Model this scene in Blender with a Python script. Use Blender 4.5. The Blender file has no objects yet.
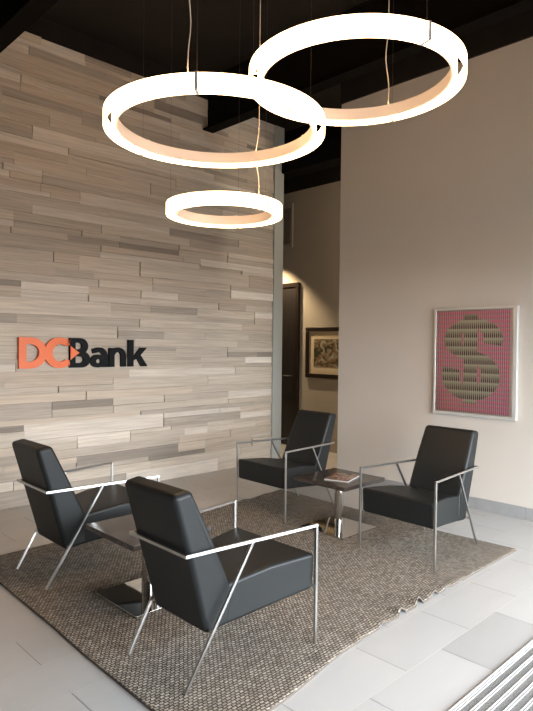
import bpy, bmesh, math, random
from mathutils import Vector, Matrix
random.seed(11)
C = bpy.context.scene
COL = C.collection
PI = math.pi
CAM_H = 1.5

# ------------------------------------------------------------------ materials
def mat(name, col=(.5, .5, .5), rough=.5, metal=0.0, spec=.5, emit=None, estr=0):
    m = bpy.data.materials.new(name); m.use_nodes = True
    b = m.node_tree.nodes['Principled BSDF']
    b.inputs['Base Color'].default_value = (*col, 1)
    b.inputs['Roughness'].default_value = rough
    b.inputs['Metallic'].default_value = metal
    b.inputs['Specular IOR Level'].default_value = spec
    if emit:
        b.inputs['Emission Color'].default_value = (*emit, 1)
        b.inputs['Emission Strength'].default_value = estr
    return m

def N(m, t, **kw):
    n = m.node_tree.nodes.new(t)
    for k, v in kw.items():
        if k in n.inputs: n.inputs[k].default_value = v
        else: setattr(n, k, v)
    return n

def L(m, a, ao, b, bi):
    m.node_tree.links.new(a.outputs[ao], b.inputs[bi])

def bsdf(m): return m.node_tree.nodes['Principled BSDF']

def coords(m, scale=(1, 1, 1), loc=(0, 0, 0), src='Object'):
    tc = N(m, 'ShaderNodeTexCoord'); mp = N(m, 'ShaderNodeMapping')
    mp.inputs['Scale'].default_value = scale; mp.inputs['Location'].default_value = loc
    L(m, tc, src, mp, 'Vector'); return mp

def add_bump(m, tex, out, strength, dist):
    bp = N(m, 'ShaderNodeBump'); bp.inputs['Strength'].default_value = strength; bp.inputs['Distance'].default_value = dist
    L(m, tex, out, bp, 'Height'); L(m, bp, 'Normal', bsdf(m), 'Normal'); return bp

def mottled(name, c1, c2, scale=(3, 3, 3), rough=.6, bump=0, bdist=.002, spec=.5, metal=0, detail=4):
    m = mat(name, c1, rough, metal, spec)
    mp = coords(m, scale)
    n = N(m, 'ShaderNodeTexNoise', Scale=1.0, Detail=float(detail))
    L(m, mp, 'Vector', n, 'Vector')
    r = N(m, 'ShaderNodeValToRGB')
    r.color_ramp.elements[0].color = (*c1, 1); r.color_ramp.elements[0].position = .3
    r.color_ramp.elements[1].color = (*c2, 1); r.color_ramp.elements[1].position = .7
    L(m, n, 'Fac', r, 'Fac'); L(m, r, 'Color', bsdf(m), 'Base Color')
    if bump: add_bump(m, n, 'Fac', bump, bdist)
    return m

M = {}
M['leather'] = mottled('black_leather', (.0115, .0130, .0132), (.0145, .0162, .0165), (350, 350, 350), .46, .12, .0006, spec=.33)
M['steel'] = mat('polished_steel', (.56, .555, .54), .28, 1.0)
M['mirror'] = mat('mirror_steel', (.60, .58, .55), .05, 1.0)
M['rubber'] = mat('dark_rubber', (.02, .02, .02), .7)
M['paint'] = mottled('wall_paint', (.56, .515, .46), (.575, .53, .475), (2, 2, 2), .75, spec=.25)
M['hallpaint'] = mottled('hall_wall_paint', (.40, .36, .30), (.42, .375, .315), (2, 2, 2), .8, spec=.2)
M['backpaint'] = mat('plain_room_paint', (.22, .21, .20), .8, spec=.2)
M['dark'] = mottled('dark_ceiling_paint', (.013, .010, .008), (.018, .014, .011), (5, 5, 5), .7, spec=.2)
M['beam'] = mat('dark_beam_paint', (.006, .005, .004), .8, spec=.05)
M['trimpaint'] = mat('grey_end_trim', (.42, .44, .41), .5, spec=.4)
M['basetile'] = mottled('skirting_tile', (.27, .265, .26), (.31, .305, .30), (8, 8, 8), .4)
M['grout'] = mat('tile_grout', (.27, .26, .245), .85)
M['sheengrout'] = mat('painted_grout_sheen', (.60, .58, .55), .8)  # paler colour paints in the specular sheen on joints along X
M['darkwood'] = mottled('dark_table_laminate', (.040, .030, .025), (.070, .054, .045), (3, 60, 60), .2, spec=.75)
M['door'] = mottled('dark_door_veneer', (.012, .010, .009), (.020, .016, .013), (40, 40, 2), .45)
M['frame'] = mat('dark_picture_frame', (.016, .009, .006), .4)
M['matboard'] = mat('cream_mat_board', (.62, .52, .36), .8)
M['orange'] = mat('orange_letter', (.85, .17, .04), .45)
M['black'] = mat('black_letter', (.004, .005, .006), .6, spec=.2)
M['mullion'] = mat('window_frame_metal', (.05, .05, .05), .4, .6)
M['alu'] = mat('aluminium_bar', (.80, .79, .77), .4, .25)
M['matpile'] = mottled('grey_mat_pile', (.10, .097, .093), (.25, .245, .235), (160, 160, 160), .95, .6, .004, spec=.1, detail=2)
M['artframe'] = mat('pale_silver_frame', (.66, .65, .61), .3, .35)
M['artedge'] = mat('white_inner_border', (.75, .73, .70), .5)
M['slat'] = mat('pale_vertical_slat', (.86, .80, .82), .5)
M['whitecable'] = mat('white_power_cord', (.75, .70, .62), .5)
M['wirec'] = mat('steel_suspension_wire', (.09, .08, .07), .5, .2)
M['clip'] = mat('brushed_clip', (.80, .77, .70), .35, 0.0)
WARM = (1.0, .61, .30)
M['glow'] = mat('lit_diffuser', (.9, .88, .84), .5, emit=WARM, estr=6.2)
M['copper'] = mat('satin_copper_liner', (.82, .74, .70), .5, 0.0)
M['vent'] = mat('vent_metal', (.23, .21, .18), .6)
M['pavement'] = mottled('outdoor_pavement', (.06, .058, .055), (.08, .077, .074), (1, 1, 1), .9)
M['paper'] = mat('magazine_paper', (.7, .68, .64), .5)

# woven rug
def rug_mat():
    m = mat('woven_rug', (.3, .27, .23), .95, spec=.08)
    mp = coords(m)
    nz = N(m, 'ShaderNodeTexNoise', Scale=28.0, Detail=2.0); L(m, mp, 'Vector', nz, 'Vector')
    add = N(m, 'ShaderNodeMixRGB', blend_type='LINEAR_LIGHT'); add.inputs['Fac'].default_value = .006
    L(m, mp, 'Vector', add, 'Color1'); L(m, nz, 'Color', add, 'Color2')
    br = N(m, 'ShaderNodeTexBrick')
    br.offset = .5; br.offset_frequency = 2
    for k, v in (('Scale', 1.0), ('Brick Width', .0245), ('Row Height', .0165), ('Mortar Size', .0040), ('Mortar Smooth', 1.0), ('Bias', 0.0)):
        br.inputs[k].default_value = v
    br.inputs['Color1'].default_value = (.70, .60, .475, 1); br.inputs['Color2'].default_value = (.38, .31, .24, 1)
    br.inputs['Mortar'].default_value = (.06, .05, .04, 1)
    L(m, add, 'Color', br, 'Vector')
    n2 = N(m, 'ShaderNodeTexNoise', Scale=1.3, Detail=3.0); L(m, mp, 'Vector', n2, 'Vector')
    n3 = N(m, 'ShaderNodeTexNoise', Scale=260.0, Detail=2.0); L(m, mp, 'Vector', n3, 'Vector')
    mx = N(m, 'ShaderNodeMixRGB', blend_type='MULTIPLY'); mx.inputs['Fac'].default_value = .55
    L(m, br, 'Color', mx, 'Color1'); L(m, n3, 'Fac', mx, 'Color2')
    hs = N(m, 'ShaderNodeHueSaturation', Value=1.0, Saturation=.88); L(m, mx, 'Color', hs, 'Color')
    L(m, hs, 'Color', bsdf(m), 'Base Color')
    inv = N(m, 'ShaderNodeMath', operation='SUBTRACT'); inv.inputs[0].default_value = 1.0; L(m, br, 'Fac', inv, 1)
    ad = N(m, 'ShaderNodeMath', operation='MULTIPLY_ADD'); L(m, n3, 'Fac', ad, 0); ad.inputs[1].default_value = .5; L(m, inv, 'Value', ad, 2)
    add_bump(m, ad, 'Value', 1.0, .007)
    return m
M['rug'] = rug_mat()
M['binding'] = mat('dark_rug_binding', (.13, .105, .085), .9)

# wall planks: own colour per plank in an attribute, with grain along the board
def plank_mat():
    m = mat('weathered_wood_plank', (.5, .45, .4), .62, spec=.3)
    at = N(m, 'ShaderNodeAttribute', attribute_name='plank_colour')
    mp = coords(m, (2.2, 1, 60))
    sep = N(m, 'ShaderNodeAttribute', attribute_name='plank_shift')
    vm = N(m, 'ShaderNodeVectorMath', operation='ADD'); L(m, mp, 'Vector', vm, 0); L(m, sep, 'Vector', vm, 1)
    n = N(m, 'ShaderNodeTexNoise', Scale=1.0, Detail=5.0, Roughness=.6, Distortion=.4); L(m, vm, 'Vector', n, 'Vector')
    r = N(m, 'ShaderNodeValToRGB')
    r.color_ramp.elements[0].color = (.76, .74, .72, 1); r.color_ramp.elements[0].position = .28
    r.color_ramp.elements[1].color = (1.20, 1.19, 1.17, 1); r.color_ramp.elements[1].position = .68
    L(m, n, 'Fac', r, 'Fac')
    mx = N(m, 'ShaderNodeMixRGB', blend_type='MULTIPLY'); mx.inputs['Fac'].default_value = .75
    L(m, at, 'Color', mx, 'Color1'); L(m, r, 'Color', mx, 'Color2'); L(m, mx, 'Color', bsdf(m), 'Base Color')
    add_bump(m, n, 'Fac', .25, .002)
    return m
M['plank'] = plank_mat()

def tile_mat():
    m = mat('porcelain_tile', (.6, .58, .55), .30, spec=.5)
    at = N(m, 'ShaderNodeAttribute', attribute_name='tile_colour')
    mp = coords(m, (1.4, 5, 1))
    n = N(m, 'ShaderNodeTexNoise', Scale=1.5, Detail=5.0); L(m, mp, 'Vector', n, 'Vector')
    r = N(m, 'ShaderNodeValToRGB')
    r.color_ramp.elements[0].color = (.93, .93, .93, 1); r.color_ramp.elements[1].color = (1.04, 1.04, 1.04, 1)
    L(m, n, 'Fac', r, 'Fac')
    mx = N(m, 'ShaderNodeMixRGB', blend_type='MULTIPLY'); mx.inputs['Fac'].default_value = 1
    L(m, at, 'Color', mx, 'Color1'); L(m, r, 'Color', mx, 'Color2'); L(m, mx, 'Color', bsdf(m), 'Base Color')
    return m
M['tile'] = tile_mat()

def stripe_mat(name, stops, period, rough=.5):
    """horizontal stripes by height (object Z)"""
    m = mat(name, (.5, .5, .5), rough)
    tc = N(m, 'ShaderNodeTexCoord'); sx = N(m, 'ShaderNodeSeparateXYZ'); L(m, tc, 'Object', sx, 'Vector')
    d = N(m, 'ShaderNodeMath', operation='DIVIDE'); L(m, sx, 'Z', d, 0); d.inputs[1].default_value = period
    fr = N(m, 'ShaderNodeMath', operation='FRACT'); L(m, d, 'Value', fr, 0)
    r = N(m, 'ShaderNodeValToRGB')
    e = r.color_ramp.elements
    while len(e) < len(stops): e.new(.5)
    for i, (p, c) in enumerate(stops):
        e[i].position = p; e[i].color = (*c, 1)
    L(m, fr, 'Value', r, 'Fac'); L(m, r, 'Color', bsdf(m), 'Base Color')
    return m
M['pinkboard'] = stripe_mat('pink_striped_board', [(0, (.45, .34, .42)), (.14, (.55, .36, .44)), (.24, (.90, .14, .46)), (.75, (.92, .20, .52)), (.9, (.62, .45, .55)), (1, (.45, .34, .42))], .041)
M['greenband'] = stripe_mat('green_banded_symbol', [(0, (.025, .035, .02)), (.25, (.09, .11, .07)), (.6, (.38, .48, .34)), (.85, (.68, .80, .64)), (1, (.03, .04, .025))], .082)

def landscape_mat():
    m = mat('painted_landscape', (.2, .2, .15), .6)
    mp = coords(m, (1, 5, 7))
    n = N(m, 'ShaderNodeTexNoise', Scale=1.6, Detail=6.0, Distortion=1.2); L(m, mp, 'Vector', n, 'Vector')
    r = N(m, 'ShaderNodeValToRGB'); e = r.color_ramp.elements
    for p, c in ((.45, (.20, .10, .045)), (.52, (.20, .20, .13)), (.6, (.42, .42, .34))): e.new(p)
    cols = [(.3, (.012, .016, .008)), (.42, (.05, .05, .02)), (.5, (.22, .12, .06)), (.58, (.22, .22, .15)), (.7, (.5, .48, .40))]
    for i, (p, c) in enumerate(cols): e[i].position = p; e[i].color = (*c, 1)
    L(m, n, 'Fac', r, 'Fac'); L(m, r, 'Color', bsdf(m), 'Base Color'); return m
M['landscape'] = landscape_mat()

def magazine_mat():
    m = mat('glossy_magazine_cover', (.3, .2, .15), .25)
    mp = coords(m, (9, 9, 1))
    n = N(m, 'ShaderNodeTexVoronoi', Scale=2.2); L(m, mp, 'Vector', n, 'Vector')
    r = N(m, 'ShaderNodeValToRGB'); e = r.color_ramp.elements
    e.new(.4); e.new(.6)
    for i, (p, c) in enumerate([(0, (.03, .02, .018)), (.35, (.20, .08, .045)), (.6, (.36, .25, .19)), (1, (.05, .06, .05))]):
        e[i].position = p; e[i].color = (*c, 1)
    L(m, n, 'Distance', r, 'Fac'); L(m, r, 'Color', bsdf(m), 'Base Color'); return m
M['magazine'] = magazine_mat()

def pane_mat():
    m = bpy.data.materials.new('clear_acrylic_pane'); m.use_nodes = True
    nt = m.node_tree; nt.nodes.remove(nt.nodes['Principled BSDF']); out = nt.nodes['Material Output']
    t = N(m, 'ShaderNodeBsdfTransparent'); g = N(m, 'ShaderNodeBsdfGlossy', Roughness=.03); f = N(m, 'ShaderNodeFresnel', IOR=1.45)
    x = N(m, 'ShaderNodeMixShader'); L(m, f, 'Fac', x, 0); L(m, t, 'BSDF', x, 1); L(m, g, 'BSDF', x, 2); L(m, x, 'Shader', out, 'Surface')
    return m
M['pane'] = pane_mat()

# ------------------------------------------------------------------ mesh helpers
def obj(name, bm, m, parent=None, smooth=False, bevel=0, seg=2):
    me = bpy.data.meshes.new(name)
    bmesh.ops.recalc_face_normals(bm, faces=bm.faces[:])
    bm.to_mesh(me); bm.free()
    ms = m if isinstance(m, (list, tuple)) else [m]
    for k in ms: me.materials.append(M[k] if isinstance(k, str) else k)
    o = bpy.data.objects.new(name, me); COL.objects.link(o)
    if smooth:
        for p in me.polygons: p.use_smooth = True
    if bevel:
        for p in me.polygons: p.use_smooth = True
        b = o.modifiers.new('bevel', 'BEVEL'); b.width = bevel; b.segments = seg; b.harden_normals = True; b.limit_method = 'ANGLE'; b.angle_limit = math.radians(30)
    if parent: o.parent = parent
    return o

def thing(name, label, cat, loc=(0, 0, 0), rotz=0, group=None):
    o = bpy.data.objects.new(name, None); COL.objects.link(o); o.empty_display_size = .1
    o.location = loc; o.rotation_euler = (0, 0, rotz)
    o['label'] = label; o['category'] = cat
    if group: o['group'] = group
    return o

def struct(o, label=None, cat=None):
    o['kind'] = 'structure'
    if label: o['label'] = label
    if cat: o['category'] = cat
    return o

def box(bm, x0, x1, y0, y1, z0, z1, mi=0):
    v = [bm.verts.new(p) for p in ((x0, y0, z0), (x1, y0, z0), (x1, y1, z0), (x0, y1, z0), (x0, y0, z1), (x1, y0, z1), (x1, y1, z1), (x0, y1, z1))]
    fs = [bm.faces.new([v[i] for i in q]) for q in ((0, 3, 2, 1), (4, 5, 6, 7), (0, 1, 5, 4), (1, 2, 6, 5), (2, 3, 7, 6), (3, 0, 4, 7))]
    for f in fs: f.material_index = mi
    return v

def boxes(*bs):
    bm = bmesh.new()
    for b in bs: box(bm, *b)
    return bm

def hexa(bm, pts):
    v = [bm.verts.new(p) for p in pts]
    for q in ((0, 3, 2, 1), (4, 5, 6, 7), (0, 1, 5, 4), (1, 2, 6, 5), (2, 3, 7, 6), (3, 0, 4, 7)): bm.faces.new([v[i] for i in q])

def prism_x(bm, profile, widths):
    """profile of (y,z) points, half width per point; closed solid across X"""
    a = [bm.verts.new((-w, y, z)) for (y, z), w in zip(profile, widths)]
    b = [bm.verts.new((w, y, z)) for (y, z), w in zip(profile, widths)]
    bm.faces.new(a); bm.faces.new(b[::-1])
    n = len(a)
    for i in range(n): bm.faces.new((a[i], b[i], b[(i + 1) % n], a[(i + 1) % n]))

def mitred(path, half, sides=4, up=Vector((0, 0, 1))):
    """rings of a mitred sweep; returns list of rings"""
    P = [Vector(p) for p in path]; rings = []
    d0 = (P[1] - P[0]).normalized()
    ref = up if abs(d0.dot(up)) < .95 else Vector((1, 0, 0))
    u = d0.cross(ref).normalized(); w = d0.cross(u).normalized()
    ring = []
    for k in range(sides):
        a = 2 * PI * (k + .5) / sides; r = half / math.cos(PI / sides) if sides == 4 else half
        ring.append(P[0] + u * r * math.cos(a) + w * r * math.sin(a))
    rings.append(ring)
    for i in range(1, len(P)):
        d = (P[i] - P[i - 1]).normalized()
        n = d if i == len(P) - 1 else (d + (P[i + 1] - P[i]).normalized()).normalized()
        rings.append([q + d * ((P[i] - q).dot(n) / d.dot(n)) for q in rings[-1]])
    return rings

def skin(bm, r0, r1, cap=True):
    a = [bm.verts.new(p) for p in r0]; b = [bm.verts.new(p) for p in r1]; n = len(a)
    for i in range(n): bm.faces.new((a[i], a[(i + 1) % n], b[(i + 1) % n], b[i]))
    if cap: bm.faces.new(a[::-1]); bm.faces.new(b)

def tube(path, half, sides=8):
    bm = bmesh.new(); R = mitred(path, half, sides)
    vs = [[bm.verts.new(p) for p in r] for r in R]; n = sides
    for i in range(len(vs) - 1):
        for k in range(n): bm.faces.new((vs[i][k], vs[i][(k + 1) % n], vs[i + 1][(k + 1) % n], vs[i + 1][k]))
    bm.faces.new(vs[0][::-1]); bm.faces.new(vs[-1])
    return bm

def ring_band(bm, ro, ri, z0, z1, seg=128, a0=0, a1=2 * PI, mats=(0, 0, 0, 0)):
    """closed annular band; mats = outer, inner, bottom, top"""
    full = abs(a1 - a0 - 2 * PI) < 1e-6; n = seg if full else seg + 1
    V = []
    for i in range(n):
        a = a0 + (a1 - a0) * i / seg; c, s = math.cos(a), math.sin(a)
        V.append([bm.verts.new(p) for p in ((ro * c, ro * s, z0), (ro * c, ro * s, z1), (ri * c, ri * s, z1), (ri * c, ri * s, z0))])
    for i in range(seg):
        A = V[i]; B = V[(i + 1) % n]
        for (p, q, m) in ((0, 1, 0), (1, 2, 3), (2, 3, 1), (3, 0, 2)):
            f = bm.faces.new((A[p], B[p], B[q], A[q])); f.material_index = mats[m]
    if not full: bm.faces.new(V[0]); bm.faces.new(V[-1][::-1])

def cyl(bm, cx, cy, z0, z1, r, seg=24):
    a = [bm.verts.new((cx + r * math.cos(2 * PI * k / seg), cy + r * math.sin(2 * PI * k / seg), z0)) for k in range(seg)]
    b = [bm.verts.new((v.co.x, v.co.y, z1)) for v in a]
    bm.faces.new(a[::-1]); bm.faces.new(b)
    for k in range(seg): bm.faces.new((a[k], a[(k + 1) % seg], b[(k + 1) % seg], b[k]))

# ------------------------------------------------------------------ room
WY = 5.45; RX = 5.24; HX = 6.5; TOP = 4.5; LX = -2.5; FY = -0.9; HY = 8.5

# floor tiles 0.6 x 0.3 in half bond, rows along X
bm = bmesh.new()
box(bm, LX - .2, HX + .2, FY - .2, HY + .2, -.12, -.0015, 1)
cl = bm.loops.layers.float_color.new('tile_colour')
r0 = int(math.floor((FY - 1.48) / .3)) - 1
for r in range(r0, 26):
    y0 = 1.48 + .3 * r
    if y0 + .3 < FY or y0 > HY: continue
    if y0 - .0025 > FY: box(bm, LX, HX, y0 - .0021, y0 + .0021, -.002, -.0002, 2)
    xo = 2.98 if r % 2 == 0 else 2.68
    for c in range(-11, 9):
        x0 = xo + .6 * c
        if x0 + .6 < LX or x0 > HX: continue
        xa, xb, ya, yb = max(x0 + .002, LX), min(x0 + .598, HX), max(y0 + .0025, FY), min(y0 + .2975, HY)
        if xb <= xa or yb <= ya: continue
        v = [bm.verts.new(p) for p in ((xa, ya, 0), (xb, ya, 0), (xb, yb, 0), (xa, yb, 0))]
        f = bm.faces.new(v); f.material_index = 0
        k = random.uniform(.95, 1.03)
        if r == -1 and c == 0: k = .80
        for lp in f.loops: lp[cl] = (.50 * k, .49 * k, .475 * k, 1)
struct(obj('floor', bm, ['tile', 'grout', 'sheengrout']))

# plank wall
def plank_wall():
    bm = bmesh.new()
    box(bm, LX, 5.42, WY, WY + .18, 0, 4.31, 0)
    lc = bm.loops.layers.float_color.new('plank_colour'); ls = bm.loops.layers.float_vector.new('plank_shift')
    for f in bm.faces:
        for lp in f.loops: lp[lc] = (.12, .10, .085, 1); lp[ls] = (0, 0, 0)
    tones = [((.55, .485, .405), 5), ((.48, .42, .35), 4), ((.63, .57, .495), 3.5), ((.40, .35, .295), 2), ((.29, .25, .21), .9), ((.53, .45, .365), 3), ((.70, .65, .58), .7)]
    pop = [t for t, w in tones]; wt = [w for t, w in tones]
    def plank(x0, x1, z0, z1):
        d = random.choice((.003, .007, .012, .017, .023))
        t = random.choices(pop, wt)[0]; k = random.uniform(.92, 1.08)
        sh = (random.uniform(0, 50), random.uniform(0, 50), random.uniform(0, 50))
        v = box(bm, x0 + .0014, x1 - .0014, WY - d, WY + .004, z0 + .0008, z1 - .0008, 0)
        for f in {f for q in v for f in q.link_faces}:
            for lp in f.loops: lp[lc] = (t[0] * k, t[1] * k, t[2] * k, 1); lp[ls] = sh
    def run(x0, x1, z0, z1, lo, hi):
        x = x0
        while x < x1 - 1e-6:
            n = random.uniform(lo, hi)
            if x1 - (x + n) < lo * .6: n = x1 - x
            plank(x, x + n, z0, z1); x += n
    z = 0; prev = []
    while z < 4.31 - 1e-6:
        H = random.choices((.048, .085, .120, .150), (2.2, 3.5, 4, 3.5))[0]
        if 4.31 - z - H < .05: H = 4.31 - z
        x = LX; joints = []
        x += random.uniform(-.9, 0); first = True
        while x < 5.42 - 1e-6:
            n = random.uniform(.55, 1.65)
            for _ in range(8):
                if any(abs(x + n - q) < .14 for q in prev): n = random.uniform(.55, 1.65)
            e = min(x + n, 5.42)
            if 5.42 - e < .3: e = 5.42
            a = max(x, LX)
            if e > a + .02:
                kind = random.random()
                if H < .1 or kind < .38: plank(a, e, z, z + H)
                else:
                    c = random.choice((.36, .5, .64)) * H
                    run(a, e, z, z + c, .4, 1.3); run(a, e, z + c, z + H, .4, 1.3)
            joints.append(e); x = e
        prev = joints; z += H
    return obj('wall_plank', bm, 'plank')
struct(plank_wall())
struct(obj('trim_1', boxes((5.421, 5.585, WY - .035, WY + .20, 0, 4.31)), 'trimpaint', bevel=.004))
struct(obj('trim_2', boxes((LX, 5.60, WY - .01, WY + .2, 4.311, TOP)), 'dark'))

struct(obj('wall_right', boxes((RX, RX + .14, FY, 4.20, 0, 4.18)), 'paint'))
struct(obj('trim_3', boxes((RX - .02, RX + .16, FY, 4.20, 4.181, TOP)), 'dark'))
struct(obj('wall_left', boxes((LX - .15, LX, FY, WY + .18, 0, TOP)), 'backpaint'))
# hall beyond
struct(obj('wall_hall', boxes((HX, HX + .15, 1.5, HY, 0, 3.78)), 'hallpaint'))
struct(obj('trim_4', boxes((HX - .01, HX + .15, 1.5, HY, 3.781, TOP)), 'dark'))
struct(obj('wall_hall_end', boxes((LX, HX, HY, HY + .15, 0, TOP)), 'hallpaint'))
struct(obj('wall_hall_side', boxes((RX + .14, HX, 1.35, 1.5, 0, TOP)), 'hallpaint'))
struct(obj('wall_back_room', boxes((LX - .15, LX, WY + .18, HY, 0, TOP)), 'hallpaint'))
struct(obj('ceiling', boxes((LX - .15, HX + .15, FY - .15, HY + .15, TOP, TOP + .12)), 'dark'))
# front wall with the glazed entrance
OX0, OX1, OZ1 = .6, 5.1, 2.2
struct(obj('wall_front', boxes((LX - .15, OX0, FY - .15, FY, 0, TOP), (OX1, RX + .14, FY - .15, FY, 0, TOP), (OX0, OX1, FY - .15, FY, OZ1, TOP)), 'backpaint'))
wf = boxes(*[(x - .03, x + .03, FY - .11, FY - .04, 0, OZ1) for x in (OX0 + .03, 1.4, 2.6, 3.8, OX1 - .03)],
           (OX0, OX1, FY - .11, FY - .04, OZ1 - .06, OZ1), (OX0, OX1, FY - .11, FY - .04, 0, .07), (OX0, OX1, FY - .11, FY - .04, 2.1, 2.15))
struct(obj('window_1', wf, 'mullion'))

struct(obj('ground', boxes((-30, 30, -40, FY - .16, -.2, -.05)), 'pavement'))
# skirting on the right wall, tiles 0.6 long
bl = []
y = FY
edges = [FY] + [2.10 + .6 * k for k in range(-6, 4) if FY < 2.10 + .6 * k < 4.2] + [4.20]
for a, b in zip(edges[:-1], edges[1:]): bl.append((RX - .012, RX + .001, a + .001, b - .001, 0, .108))
struct(obj('baseboard_right', boxes(*bl), 'basetile', bevel=.002))

# beams under the dark ceiling, running along Y
def ibeam(x, z0, z1, y0, y1, w=.15):
    return boxes((x - w / 2, x + w / 2, y0, y1, z0, z0 + .016), (x - .006, x + .006, y0, y1, z0 + .016, z1 - .016), (x - w / 2, x + w / 2, y0, y1, z1 - .016, z1))
for i, (x, z) in enumerate(((-.55, 3.98), (1.88, 3.98), (4.33, 3.95))):
    struct(obj('trim_%d' % (5 + i), ibeam(x, z, TOP, FY, WY - .02), 'beam'))
struct(obj('trim_8', boxes((RX + .3, RX + .55, 4.3, HY, 3.72, 3.95)), 'beam'))
struct(obj('trim_9', ibeam(6.15, 3.9, TOP, 1.5, HY), 'beam'))

# hall door
Y0, Y1, DZ = 5.94, 6.90, 2.425
struct(obj('door_1', boxes((HX - .03, HX + .002, Y0 + .06, Y1 - .06, .01, DZ - .06)), 'door', bevel=.002))
d1 = struct(obj('trim_10', boxes((HX - .045, HX + .002, Y0, Y0 + .06, 0, DZ), (HX - .045, HX + .002, Y1 - .06, Y1, 0, DZ), (HX - .045, HX + .002, Y0 + .06, Y1 - .06, DZ - .06, DZ)), 'frame', bevel=.003))
hb = tube([(HX - .03, Y0 + .12, 1.045), (HX - .085, Y0 + .12, 1.045), (HX - .085, Y0 + .25, 1.045)], .009, 8)
obj('door_handle', hb, 'steel', bpy.data.objects['door_1'])

# hall air vent
t = thing('air_vent', 'grey louvred air vent high on the hallway wall above the dark door', 'vent', (HX, 6.5, 2.965))
obj('vent_frame', boxes((-.02, 0, -.40, .40, 0, .05), (-.02, 0, -.40, .40, .59, .64), (-.02, 0, -.40, -.36, .05, .59), (-.02, 0, .36, .40, .05, .59)), 'hallpaint', t)
obj('louvres', boxes((-.004, 0, -.36, .36, .05, .59), *[(-.014, -.004, -.36, .36, .065 + .045 * k, .085 + .045 * k) for k in range(12)]), 'vent', t)

# hall picture
t = thing('framed_painting', 'dark framed landscape painting with cream mat on the hallway wall', 'painting', (HX, 5.30, 1.035))
hw, ph = .50, .725
obj('picture_frame', boxes((-.035, 0, -hw, hw, 0, .06), (-.035, 0, -hw, hw, ph - .06, ph), (-.035, 0, -hw, -hw + .06, .06, ph - .06), (-.035, 0, hw - .06, hw, .06, ph - .06)), 'frame', t, bevel=.005)
obj('mat_board', boxes((-.014, 0, -hw + .06, hw - .06, .06, ph - .06)), 'matboard', t)
obj('landscape_print', boxes((-.017, -.0141, -hw + .15, hw - .15, .16, ph - .17)), 'landscape', t)

# ------------------------------------------------------------------ bank sign
def strip(bm, outer, inner, y0, y1, closed=True):
    """solid between two outlines of equal count in the XZ plane"""
    n = len(outer); V = []
    for (a, b) in zip(outer, inner):
        V.append([bm.verts.new(p) for p in ((a[0], y0, a[1]), (a[0], y1, a[1]), (b[0], y1, b[1]), (b[0], y0, b[1]))])
    for i in range(n if closed else n - 1):
        A, B = V[i], V[(i + 1) % n]
        for p, q in ((0, 1), (1, 2), (2, 3), (3, 0)): bm.faces.new((A[p], B[p], B[q], A[q]))
    if not closed: bm.faces.new(V[0]); bm.faces.new(V[-1][::-1])

def poly(bm, pts, y0, y1):
    a = [bm.verts.new((x, y0, z)) for x, z in pts]; b = [bm.verts.new((x, y1, z)) for x, z in pts]; n = len(pts)
    bm.faces.new(a); bm.faces.new(b[::-1])
    for i in range(n): bm.faces.new((a[i], b[i], b[(i + 1) % n], a[(i + 1) % n]))

def dshape(x0, x1, z0, z1, n=16):
    """D outline with a flat left side, points counted alike for any size"""
    ry = (z1 - z0) / 2; rx = min((x1 - x0) * .75, ry * 1.1); cx = x1 - rx; cz = (z0 + z1) / 2
    pts = [(x0, z0), ((x0 + cx) / 2, z0)]
    pts += [(cx + rx * math.cos(a), cz + ry * math.sin(a)) for a in [-PI / 2 + PI * k / n for k in range(n + 1)]]
    pts += [((x0 + cx) / 2, z1), (x0, z1)]
    return pts

def earc(cx, cz, rx, rz, d0, d1, n=28):
    return [(cx + rx * math.cos(math.radians(d0 + (d1 - d0) * k / n)), cz + rz * math.sin(math.radians(d0 + (d1 - d0) * k / n))) for k in range(n + 1)]

sg = thing('bank_sign', 'DCBank lettering in orange and black raised letters on the plank wall', 'sign', (2.16, WY - .02, 1.26))
CH = .287; F0, F1 = -.034, -.002          # letter front and back
bm = bmesh.new(); strip(bm, dshape(0, .262, 0, CH), dshape(.068, .188, .062, CH - .062), F0, F1); obj('letter_d', bm, 'orange', sg)
bm = bmesh.new()
o_ = earc(.385, CH / 2, .148, CH / 2 + .002, 46, 314); i_ = earc(.392, CH / 2, .078, .083, 50, 310)
o_ = [(.482, CH - .012)] + o_ + [(.482, .012)]; i_ = [(.482, CH - .072)] + i_ + [(.482, .072)]
strip(bm, o_, i_, F0 - .0005, F1, False); obj('letter_c', bm, 'orange', sg)
bm = bmesh.new()
B0 = .486
strip(bm, dshape(B0, B0 + .190, .128, CH), dshape(B0 + .055, B0 + .128, .178, CH - .045), F0, F1)
strip(bm, dshape(B0, B0 + .212, 0, .158), dshape(B0 + .055, B0 + .142, .045, .108), F0 - .0004, F1 + .0003)
poly(bm, [(B0, 0), (B0 + .058, 0), (B0 + .058, CH), (B0, CH)], F0 - .0008, F1 + .0006)
obj('letter_b', bm, 'black', sg)
bm = bmesh.new(); poly(bm, [(B0 + .002, .078), (B0 + .092, CH / 2), (B0 + .002, CH - .078)], F0 - .012, F0 - .001)
obj('arrow', bm, 'orange', sg)
A0 = .700; XH = .196
bm = bmesh.new()
strip(bm, earc(A0 + .080, .062, .078, .065, 0, 360), earc(A0 + .088, .060, .026, .022, 0, 360), F0, F1)
strip(bm, [(A0 + .022, XH - .012)] + earc(A0 + .092, .108, .098, .090, 120, 0), [(A0 + .030, XH - .058)] + earc(A0 + .092, .108, .040, .042, 120, 0), F0 - .0004, F1 + .0003, False)
poly(bm, [(A0 + .132, 0), (A0 + .190, 0), (A0 + .190, .12), (A0 + .132, .12)], F0 - .0008, F1 + .0006)
obj('letter_a', bm, 'black', sg)
N0 = A0 + .208
bm = bmesh.new()
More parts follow.
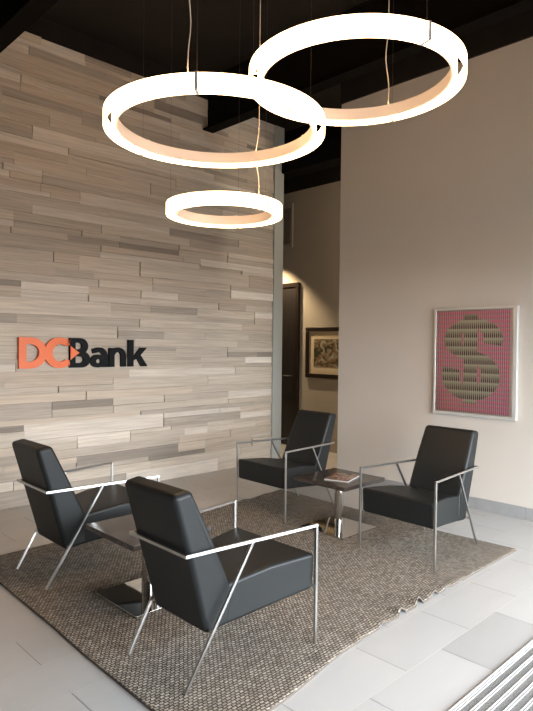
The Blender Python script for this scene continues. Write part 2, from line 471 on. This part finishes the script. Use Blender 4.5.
poly(bm, [(N0, 0), (N0 + .058, 0), (N0 + .058, XH - .004), (N0, XH - .004)], F0, F1)
strip(bm, earc(N0 + .098, .112, .094, .086, 165, 0), earc(N0 + .098, .112, .036, .040, 165, 0), F0 - .0004, F1 + .0003, False)
poly(bm, [(N0 + .134, 0), (N0 + .192, 0), (N0 + .192, .114), (N0 + .134, .114)], F0 - .0008, F1 + .0006)
obj('letter_n', bm, 'black', sg)
K0 = N0 + .218
bm = bmesh.new()
poly(bm, [(K0, 0), (K0 + .062, 0), (K0 + .062, CH - .01), (K0, CH - .01)], F0, F1)
poly(bm, [(K0 + .055, .085), (K0 + .145, XH), (K0 + .222, XH), (K0 + .118, .090), (K0 + .055, .060)], F0 - .0004, F1 + .0003)
poly(bm, [(K0 + .085, .112), (K0 + .140, .128), (K0 + .232, 0), (K0 + .158, 0)], F0 - .0008, F1 + .0006)
obj('letter_k', bm, 'black', sg)

# ------------------------------------------------------------------ dollar artwork on the right wall
aw = thing('dollar_artwork', 'pink artwork with a green striped dollar sign in a pale frame on the right wall', 'artwork', (RX, 2.59, .855))
AW2, AH = .405, 1.015
fw = .022; fr = .040; fb = .030
YA, YB = -AW2 + fr, AW2 - fw
obj('outer_frame', boxes((-.04, 0, -AW2, AW2, 0, fb), (-.04, 0, -AW2, AW2, AH - fw, AH), (-.04, 0, -AW2, YA, fb, AH - fw), (-.04, 0, YB, AW2, fb, AH - fw)), 'artframe', aw, bevel=.004)
obj('inner_border', boxes((-.030, -.024, YA, YB, fb, fb + .006), (-.030, -.024, YA, YB, AH - fw - .006, AH - fw), (-.030, -.024, YA, YA + .022, fb + .006, AH - fw - .006)), 'artedge', aw)
obj('pink_board', boxes((-.010, -.001, YA, YB, fb, AH - fw)), 'pinkboard', aw)
# symbol: laid out with u to the right seen from the room (= -Y), v up
BX0, BX1, BZ0, BZ1 = YB, YA + .022, fb, AH - fw
def art_pt(px, py): return (BX0 + (px - 95) / 330 * (BX1 - BX0), BZ0 + (583 - py) / 480 * (BZ1 - BZ0))
def art_ell(cx, cy, rx, ry, d0, d1, n=30):
    return [art_pt(cx + rx * math.cos(math.radians(d0 + (d1 - d0) * k / n)), cy - ry * math.sin(math.radians(d0 + (d1 - d0) * k / n))) for k in range(n + 1)]
bm = bmesh.new()
def astrip(o, i, x0, x1):
    V = []
    for a, b in zip(o, i): V.append([bm.verts.new(p) for p in ((x0, a[0], a[1]), (x1, a[0], a[1]), (x1, b[0], b[1]), (x0, b[0], b[1]))])
    for A, B in zip(V[:-1], V[1:]):
        for p, q in ((0, 1), (1, 2), (2, 3), (3, 0)): bm.faces.new((A[p], B[p], B[q], A[q]))
    bm.faces.new(V[0]); bm.faces.new(V[-1][::-1])
astrip(art_ell(260, 240, 130, 95, -18, 265), art_ell(258, 240, 50, 55, -18, 265), -.0150, -.0101)
astrip(art_ell(250, 410, 130, 115, 95, -200), art_ell(250, 405, 50, 62, 95, -200), -.0153, -.0101)
q = [art_pt(*c) for c in ((222, 125), (280, 125), (280, 540), (222, 540))]
v = [bm.verts.new((-.0156, a, b)) for a, b in q] + [bm.verts.new((-.0101, a, b)) for a, b in q]
for fc in ((0, 1, 2, 3), (7, 6, 5, 4), (0, 4, 5, 1), (1, 5, 6, 2), (2, 6, 7, 3), (3, 7, 4, 0)): bm.faces.new([v[k] for k in fc])
obj('dollar_symbol', bm, 'greenband', aw)
n = 38; sl = []
for k in range(n):
    yc = BX1 + (BX0 - BX1) * (k + .5) / n
    sl.append((-.0195, -.0157, yc - .0023, yc + .0023, fb + .006, AH - fw - .006))
obj('slat_screen', boxes(*sl), 'slat', aw)
obj('acrylic_pane', boxes((-.0335, -.0315, YA, YB, fb, AH - fw)), 'pane', aw)

# ------------------------------------------------------------------ rug
def lerp_curve(pts, t):
    for (t0, a), (t1, b) in zip(pts[:-1], pts[1:]):
        if t <= t1:
            k = (t - t0) / (t1 - t0); k = k * k * (3 - 2 * k) * .5 + k * .5
            return a + (b - a) * k
    return pts[-1][1]
left = [(0, 1.362), (.15, 1.356), (.35, 1.362), (.55, 1.380), (.8, 1.392), (1, 1.41)]       # x over v
right = [(0, 4.395), (.05, 4.385), (.25, 4.36), (1, 4.40)]
front = [(0, 1.655), (.12, 1.70), (.33, 1.79), (.45, 1.812), (.65, 1.822), (1, 1.822)]        # y over u
back = [(0, 4.245), (.15, 4.246), (.45, 4.20), (.62, 4.125), (.76, 4.175), (1, 4.25)]
def rug_pt(u, v):
    x = lerp_curve(left, v) * (1 - u) + lerp_curve(right, v) * u
    yf = lerp_curve(front, u); yb = lerp_curve(back, u)
    y = yf * (1 - v) + yb * v
    e = math.exp(-v / .035); g = math.exp(-((u - .55) / .13) ** 2)
    w = math.sin(u * 2 * PI * 17 + 1.2 * math.sin(u * 9)) + .35 * math.sin(u * 2 * PI * 31)
    z = .012 + e * g * .026 * max(0, w + .1)
    y += e * g * .007 * w
    eb = math.exp(-(1 - v) / .03); gb = math.exp(-((u - .72) / .16) ** 2)
    z += eb * gb * .018 * max(0, math.sin(u * 2 * PI * 9))
    y += eb * gb * .012 * math.sin(u * 2 * PI * 7)
    return (x, y, z)
def rug():
    bm = bmesh.new(); nu, nv = 360, 120
    vs_ = [((j / nv) ** 1.0) for j in range(nv + 1)]
    T = [[bm.verts.new(rug_pt(i / nu, vs_[j])) for i in range(nu + 1)] for j in range(nv + 1)]
    Bt = [[None] * (nu + 1) for _ in range(nv + 1)]
    for j in range(nv):
        for i in range(nu): bm.faces.new((T[j][i], T[j][i + 1], T[j + 1][i + 1], T[j + 1][i]))
    loop = [(0, i) for i in range(nu + 1)] + [(j, nu) for j in range(1, nv + 1)] + [(nv, i) for i in range(nu - 1, -1, -1)] + [(j, 0) for j in range(nv - 1, 0, -1)]
    low = []
    for (j, i) in loop:
        c = T[j][i].co; low.append(bm.verts.new((c.x, c.y, max(.0006, c.z - .0115))))
    n = len(loop)
    for k in range(n):
        a, b = loop[k], loop[(k + 1) % n]
        f = bm.faces.new((T[a[0]][a[1]], low[k], low[(k + 1) % n], T[b[0]][b[1]])); f.material_index = 1
    o = obj('rug', bm, ['rug', 'binding'], smooth=False)
    for p in o.data.polygons: p.use_smooth = (p.material_index == 0)
    o['label'] = 'large beige and taupe chunky woven rug lying on the tiled floor'; o['category'] = 'rug'
rug()
RZ = .012

# ------------------------------------------------------------------ armchairs
CHAIR = dict(w=.310, wB=.221, yF=.356, ha=.592, yB=-.375, hB=.585, tJ=.528, yR=-.379)
def make_chair(label, loc, rot, group):
    S = CHAIR; t = thing('armchair', label, 'chair', loc, rot, group)
    # seat: trapezoid cushion, wider in front
    bm = bmesh.new()
    prism_x(bm, [(-.150, .212), (.10, .243), (.354, .274), (.361, .450), (.10, .438), (-.160, .400)], [.205, .247, .296, .298, .251, .206])
    s = obj('seat', bm, 'leather', t, bevel=.018, seg=5)
    bm = bmesh.new()
    prism_x(bm, [(-.250, .200), (-.345, .54), (-.436, .848), (-.338, .864), (-.240, .66), (-.122, .41), (-.108, .214)], [.206, .213, .208, .211, .220, .222, .212])
    b = obj('backrest', bm, 'leather', t, bevel=.027, seg=7)
    # tubes
    h = .0074
    w, wB = S['w'], S['wB']
    path = [(w, S['yF'], 0), (w, S['yF'], S['ha']), (wB, S['yB'], S['hB']), (-wB, S['yB'], S['hB']), (-w, S['yF'], S['ha']), (-w, S['yF'], 0)]
    R = mitred(path, h, 4)
    for i, nm in enumerate(('leg', 'armrest', 'back_rail', 'armrest', 'leg')):
        bm = bmesh.new(); skin(bm, R[i], R[i + 1]); obj(nm, bm, 'steel', t, bevel=.002)
    for sgn in (1, -1):
        jx = w + (wB - w) * S['tJ']; jy = S['yF'] + (S['yB'] - S['yF']) * S['tJ']; jz = S['ha'] + (S['hB'] - S['ha']) * S['tJ']
        R2 = mitred([(sgn * jx, jy, jz - .004), (sgn * (wB + .004), S['yR'], 0)], h * .92, 4, Vector((0, 1, 0)))
        bm = bmesh.new(); skin(bm, *R2); obj('leg', bm, 'steel', t, bevel=.002)
        bm = tube([(sgn * .275, .335, .288), (sgn * (w - .004), .350, .288)], .006); obj('bracket', bm, 'steel', t)
        # rear bracket joins the slanting leg to the lower corner of the back
        k = (jz - .215) / jz; lx = jx + (wB + .004 - jx) * k; ly = jy + (S['yR'] - jy) * k
        bm = tube([(sgn * .175, -.225, .232), (sgn * lx, ly, .222)], .006); obj('bracket', bm, 'steel', t)
    return t
def copy_tree(o, label, loc, rot):
    r = o.copy(); COL.objects.link(r); r.location = loc; r.rotation_euler = (0, 0, rot); r['label'] = label
    for ch in list(o.children):
        c = ch.copy(); COL.objects.link(c); c.parent = r
    return r
GR = 'black leather armchairs around the rug'
ch = make_chair('black leather armchair nearest the camera, seen from behind, at the front of the rug', (1.894, 2.240, RZ), -1.578, GR)
copy_tree(ch, 'black leather armchair seen from behind in front of the DCBank sign', (1.933, 3.679, RZ), -1.580)
copy_tree(ch, 'black leather armchair facing us beside the end of the plank wall and the hallway', (3.952, 3.732, RZ), 1.560)
copy_tree(ch, 'black leather armchair facing us beneath the pink dollar artwork on the right wall', (3.906, 2.311, RZ), 1.549)

# ------------------------------------------------------------------ tables
def make_table(label, loc, group):
    t = thing('side_table', label, 'table', loc, 0, group)
    obj('table_top', boxes((-.264, .264, -.264, .264, .385, .415)), 'darkwood', t, bevel=.003)
    bm = bmesh.new(); cyl(bm, 0, 0, .0122, .3845, .036, 32)
    o = obj('column', bm, 'mirror', t, bevel=.001)
    obj('base_plate', boxes((-.222, .222, -.222, .222, 0, .012)), 'mirror', t, bevel=.002)
    return t
GT = 'square dark tables between the armchairs'
tb = make_table('square dark side table with a magazine on top, between the two armchairs facing us', (3.822, 3.040, RZ), GT)
copy_tree(tb, 'square dark side table with polished base, between the two armchairs seen from behind', (1.958, 2.985, RZ), 0)
# magazine
mg = thing('magazine', 'glossy colour magazine lying on the dark side table', 'magazine', (3.816, 3.005, RZ + .4155), math.radians(-73))
obj('pages', boxes((-.10, .10, -.135, .135, 0, .007)), 'paper', mg)
obj('cover', boxes((-.101, .101, -.136, .136, .0071, .0082)), 'magazine', mg)

# ------------------------------------------------------------------ entrance mat
mt = thing('entrance_mat', 'grey entrance mat with aluminium bars set into the tiles at lower right', 'mat', (3.2, .55, .0005))
obj('mat_base', boxes((-1.6, 1.6, -.64, .636, 0, .006)), 'matpile', mt)
obj('mat_edge', boxes((-1.604, 1.604, .636, .642, 0, .011), (-1.604, 1.604, -.646, -.64, 0, .011), (-1.604, -1.6, -.64, .636, 0, .011), (1.6, 1.604, -.64, .636, 0, .011)), 'alu', mt)
PITCH = .0475
k = 0
yy = .630
while yy > -.62:
    bm = boxes((-1.598, 1.598, yy - .005, yy, .0062, .0095), (-1.598, 1.598, yy - .015, yy - .0115, .0062, .0095))
    # serrated edge
    obj('bar', bm, 'alu', mt)
    yy -= PITCH

# ------------------------------------------------------------------ ring pendant lights
def pendant(label, cx, cy, z, R, angs, cord_ang, cord_r, group):
    t = thing('ring_pendant', label, 'pendant light', (cx, cy, z), 0, group)
    H = .075
    bm = bmesh.new(); ring_band(bm, R, R - .009, 0, H); obj('outer_diffuser', bm, 'glow', t, smooth=False)
    bm = bmesh.new(); ring_band(bm, R - .046, R - .056, 0, H); obj('inner_diffuser', bm, 'glow', t)
    bm = bmesh.new(); ring_band(bm, R - .0565, R - .072, .010, H); obj('copper_liner', bm, 'copper', t)
    for a in angs:
        a = math.radians(a); c, s = math.cos(a), math.sin(a); e = Vector((c, s, 0)); f = Vector((-s, c, 0))
        bm = bmesh.new()
        P = []
        for zz in (-.003, H + .004):
            for (r_, q_) in ((R - .076, -.009), (R + .003, -.009), (R + .003, .009), (R - .076, .009)):
                v_ = e * r_ + f * q_; P.append((v_.x, v_.y, zz))
        # thin U bracket over the outer band and across the top
        for (ra, rb, za, zb) in ((R, R + .003, 0, H), (R - .072, R + .003, H, H + .004), (R - .056, R + .003, -.003, 0)):
            P = []
            for zz in (za, zb):
                for (r_, q_) in ((ra, -.008), (rb, -.008), (rb, .008), (ra, .008)):
                    v_ = e * r_ + f * q_; P.append((v_.x, v_.y, zz))
            hexa(bm, P)
        obj('clip', bm, 'clip', t)
        p = e * (R - .02)
        obj('suspension_wire', tube([(p.x, p.y, H + .004), (p.x, p.y, TOP - z - .001)], .0007, 5), 'wirec', t)
    a = math.radians(cord_ang); p = Vector((math.cos(a), math.sin(a), 0)) * cord_r
    path = []; top = TOP - z - .001; n = 36
    for i in range(n + 1):
        k = i / n; zz = H + .002 + (top - H - .002) * k
        amp = .020 * math.exp(-((zz - .30) / .16) ** 2)
        path.append((p.x + amp * math.sin(zz * 11 + cx * 5), p.y - amp * .5 * math.cos(zz * 9), zz))
    obj('power_cord', tube(path, .0028, 6), 'whitecable', t, smooth=True)
    return t
GP = 'glowing ring pendants over the seating'
pendant('glowing ring pendant on the left, hanging in front of the plank wall', 2.103, 2.568, 2.651, .60, (222, 338, 100), 218, .58, GP)
pendant('glowing ring pendant at upper right, the highest of the three', 2.494, 1.913, 2.842, .55, (253, 13, 133), 15, .50, GP)
pendant('smallest glowing ring pendant, hanging lowest below the other two', 2.688, 3.179, 2.387, .40, (274, 34, 158), 264, .385, GP)

# ------------------------------------------------------------------ light
w = bpy.data.worlds.new('daylight'); C.world = w; w.use_nodes = True
bg = w.node_tree.nodes['Background']; bg.inputs['Color'].default_value = (.86, .93, 1.0, 1); bg.inputs['Strength'].default_value = 11.0
def area(name, loc, rot, sx, sy, e, col, portal=False):
    l = bpy.data.lights.new(name, 'AREA'); l.shape = 'RECTANGLE'; l.size = sx; l.size_y = sy; l.energy = e; l.color = col
    o = bpy.data.objects.new(name, l); COL.objects.link(o); o.location = loc; o.rotation_euler = rot
    if portal: l.cycles.is_portal = True
    return o
area('daylight_portal', ((OX0 + OX1) / 2, FY - .14, OZ1 / 2), (PI / 2, 0, 0), OX1 - OX0, OZ1, 1, (1, 1, 1), True)
sp = bpy.data.lights.new('hall_downlight', 'SPOT'); sp.energy = 115; sp.color = (1, .74, .45); sp.spot_size = math.radians(104); sp.spot_blend = .5; sp.shadow_soft_size = .03
o = bpy.data.objects.new('hall_downlight', sp); COL.objects.link(o); o.location = (6.1, 6.4, 2.97); o.rotation_euler = (0, 0, 0)

l2 = bpy.data.lights.new('hall_fill', 'POINT'); l2.energy = 22; l2.color = (1, .84, .66); l2.shadow_soft_size = .08  # unseen fill light added behind the right wall to brighten the hall
o = bpy.data.objects.new('hall_fill', l2); COL.objects.link(o); o.location = (5.95, 3.3, 3.2)
# ------------------------------------------------------------------ camera
cd = bpy.data.cameras.new('camera'); cam = bpy.data.objects.new('camera', cd); COL.objects.link(cam)
f, pitch, roll, yaw = 595.435, -.0178068, .0107961, .774676
F = Vector((math.sin(yaw) * math.cos(pitch), math.cos(yaw) * math.cos(pitch), math.sin(pitch)))
Rr = Vector((math.cos(yaw), -math.sin(yaw), 0)); U = Rr.cross(F)
c, s = math.cos(roll), math.sin(roll)
R2 = Rr * c + U * s; U2 = U * c - Rr * s
mtx = Matrix((R2, U2, -F)).transposed().to_4x4(); mtx.translation = Vector((0, 0, CAM_H))
cam.matrix_world = mtx
cd.sensor_fit = 'HORIZONTAL'; cd.sensor_width = 36; cd.lens = 36 * f / 533; cd.clip_start = .05; cd.clip_end = 100
C.camera = cam
C.view_settings.view_transform = 'Standard'; C.view_settings.look = 'None'; C.view_settings.gamma = 1
C.view_settings.use_curve_mapping = False; C.view_settings.exposure = 0.96
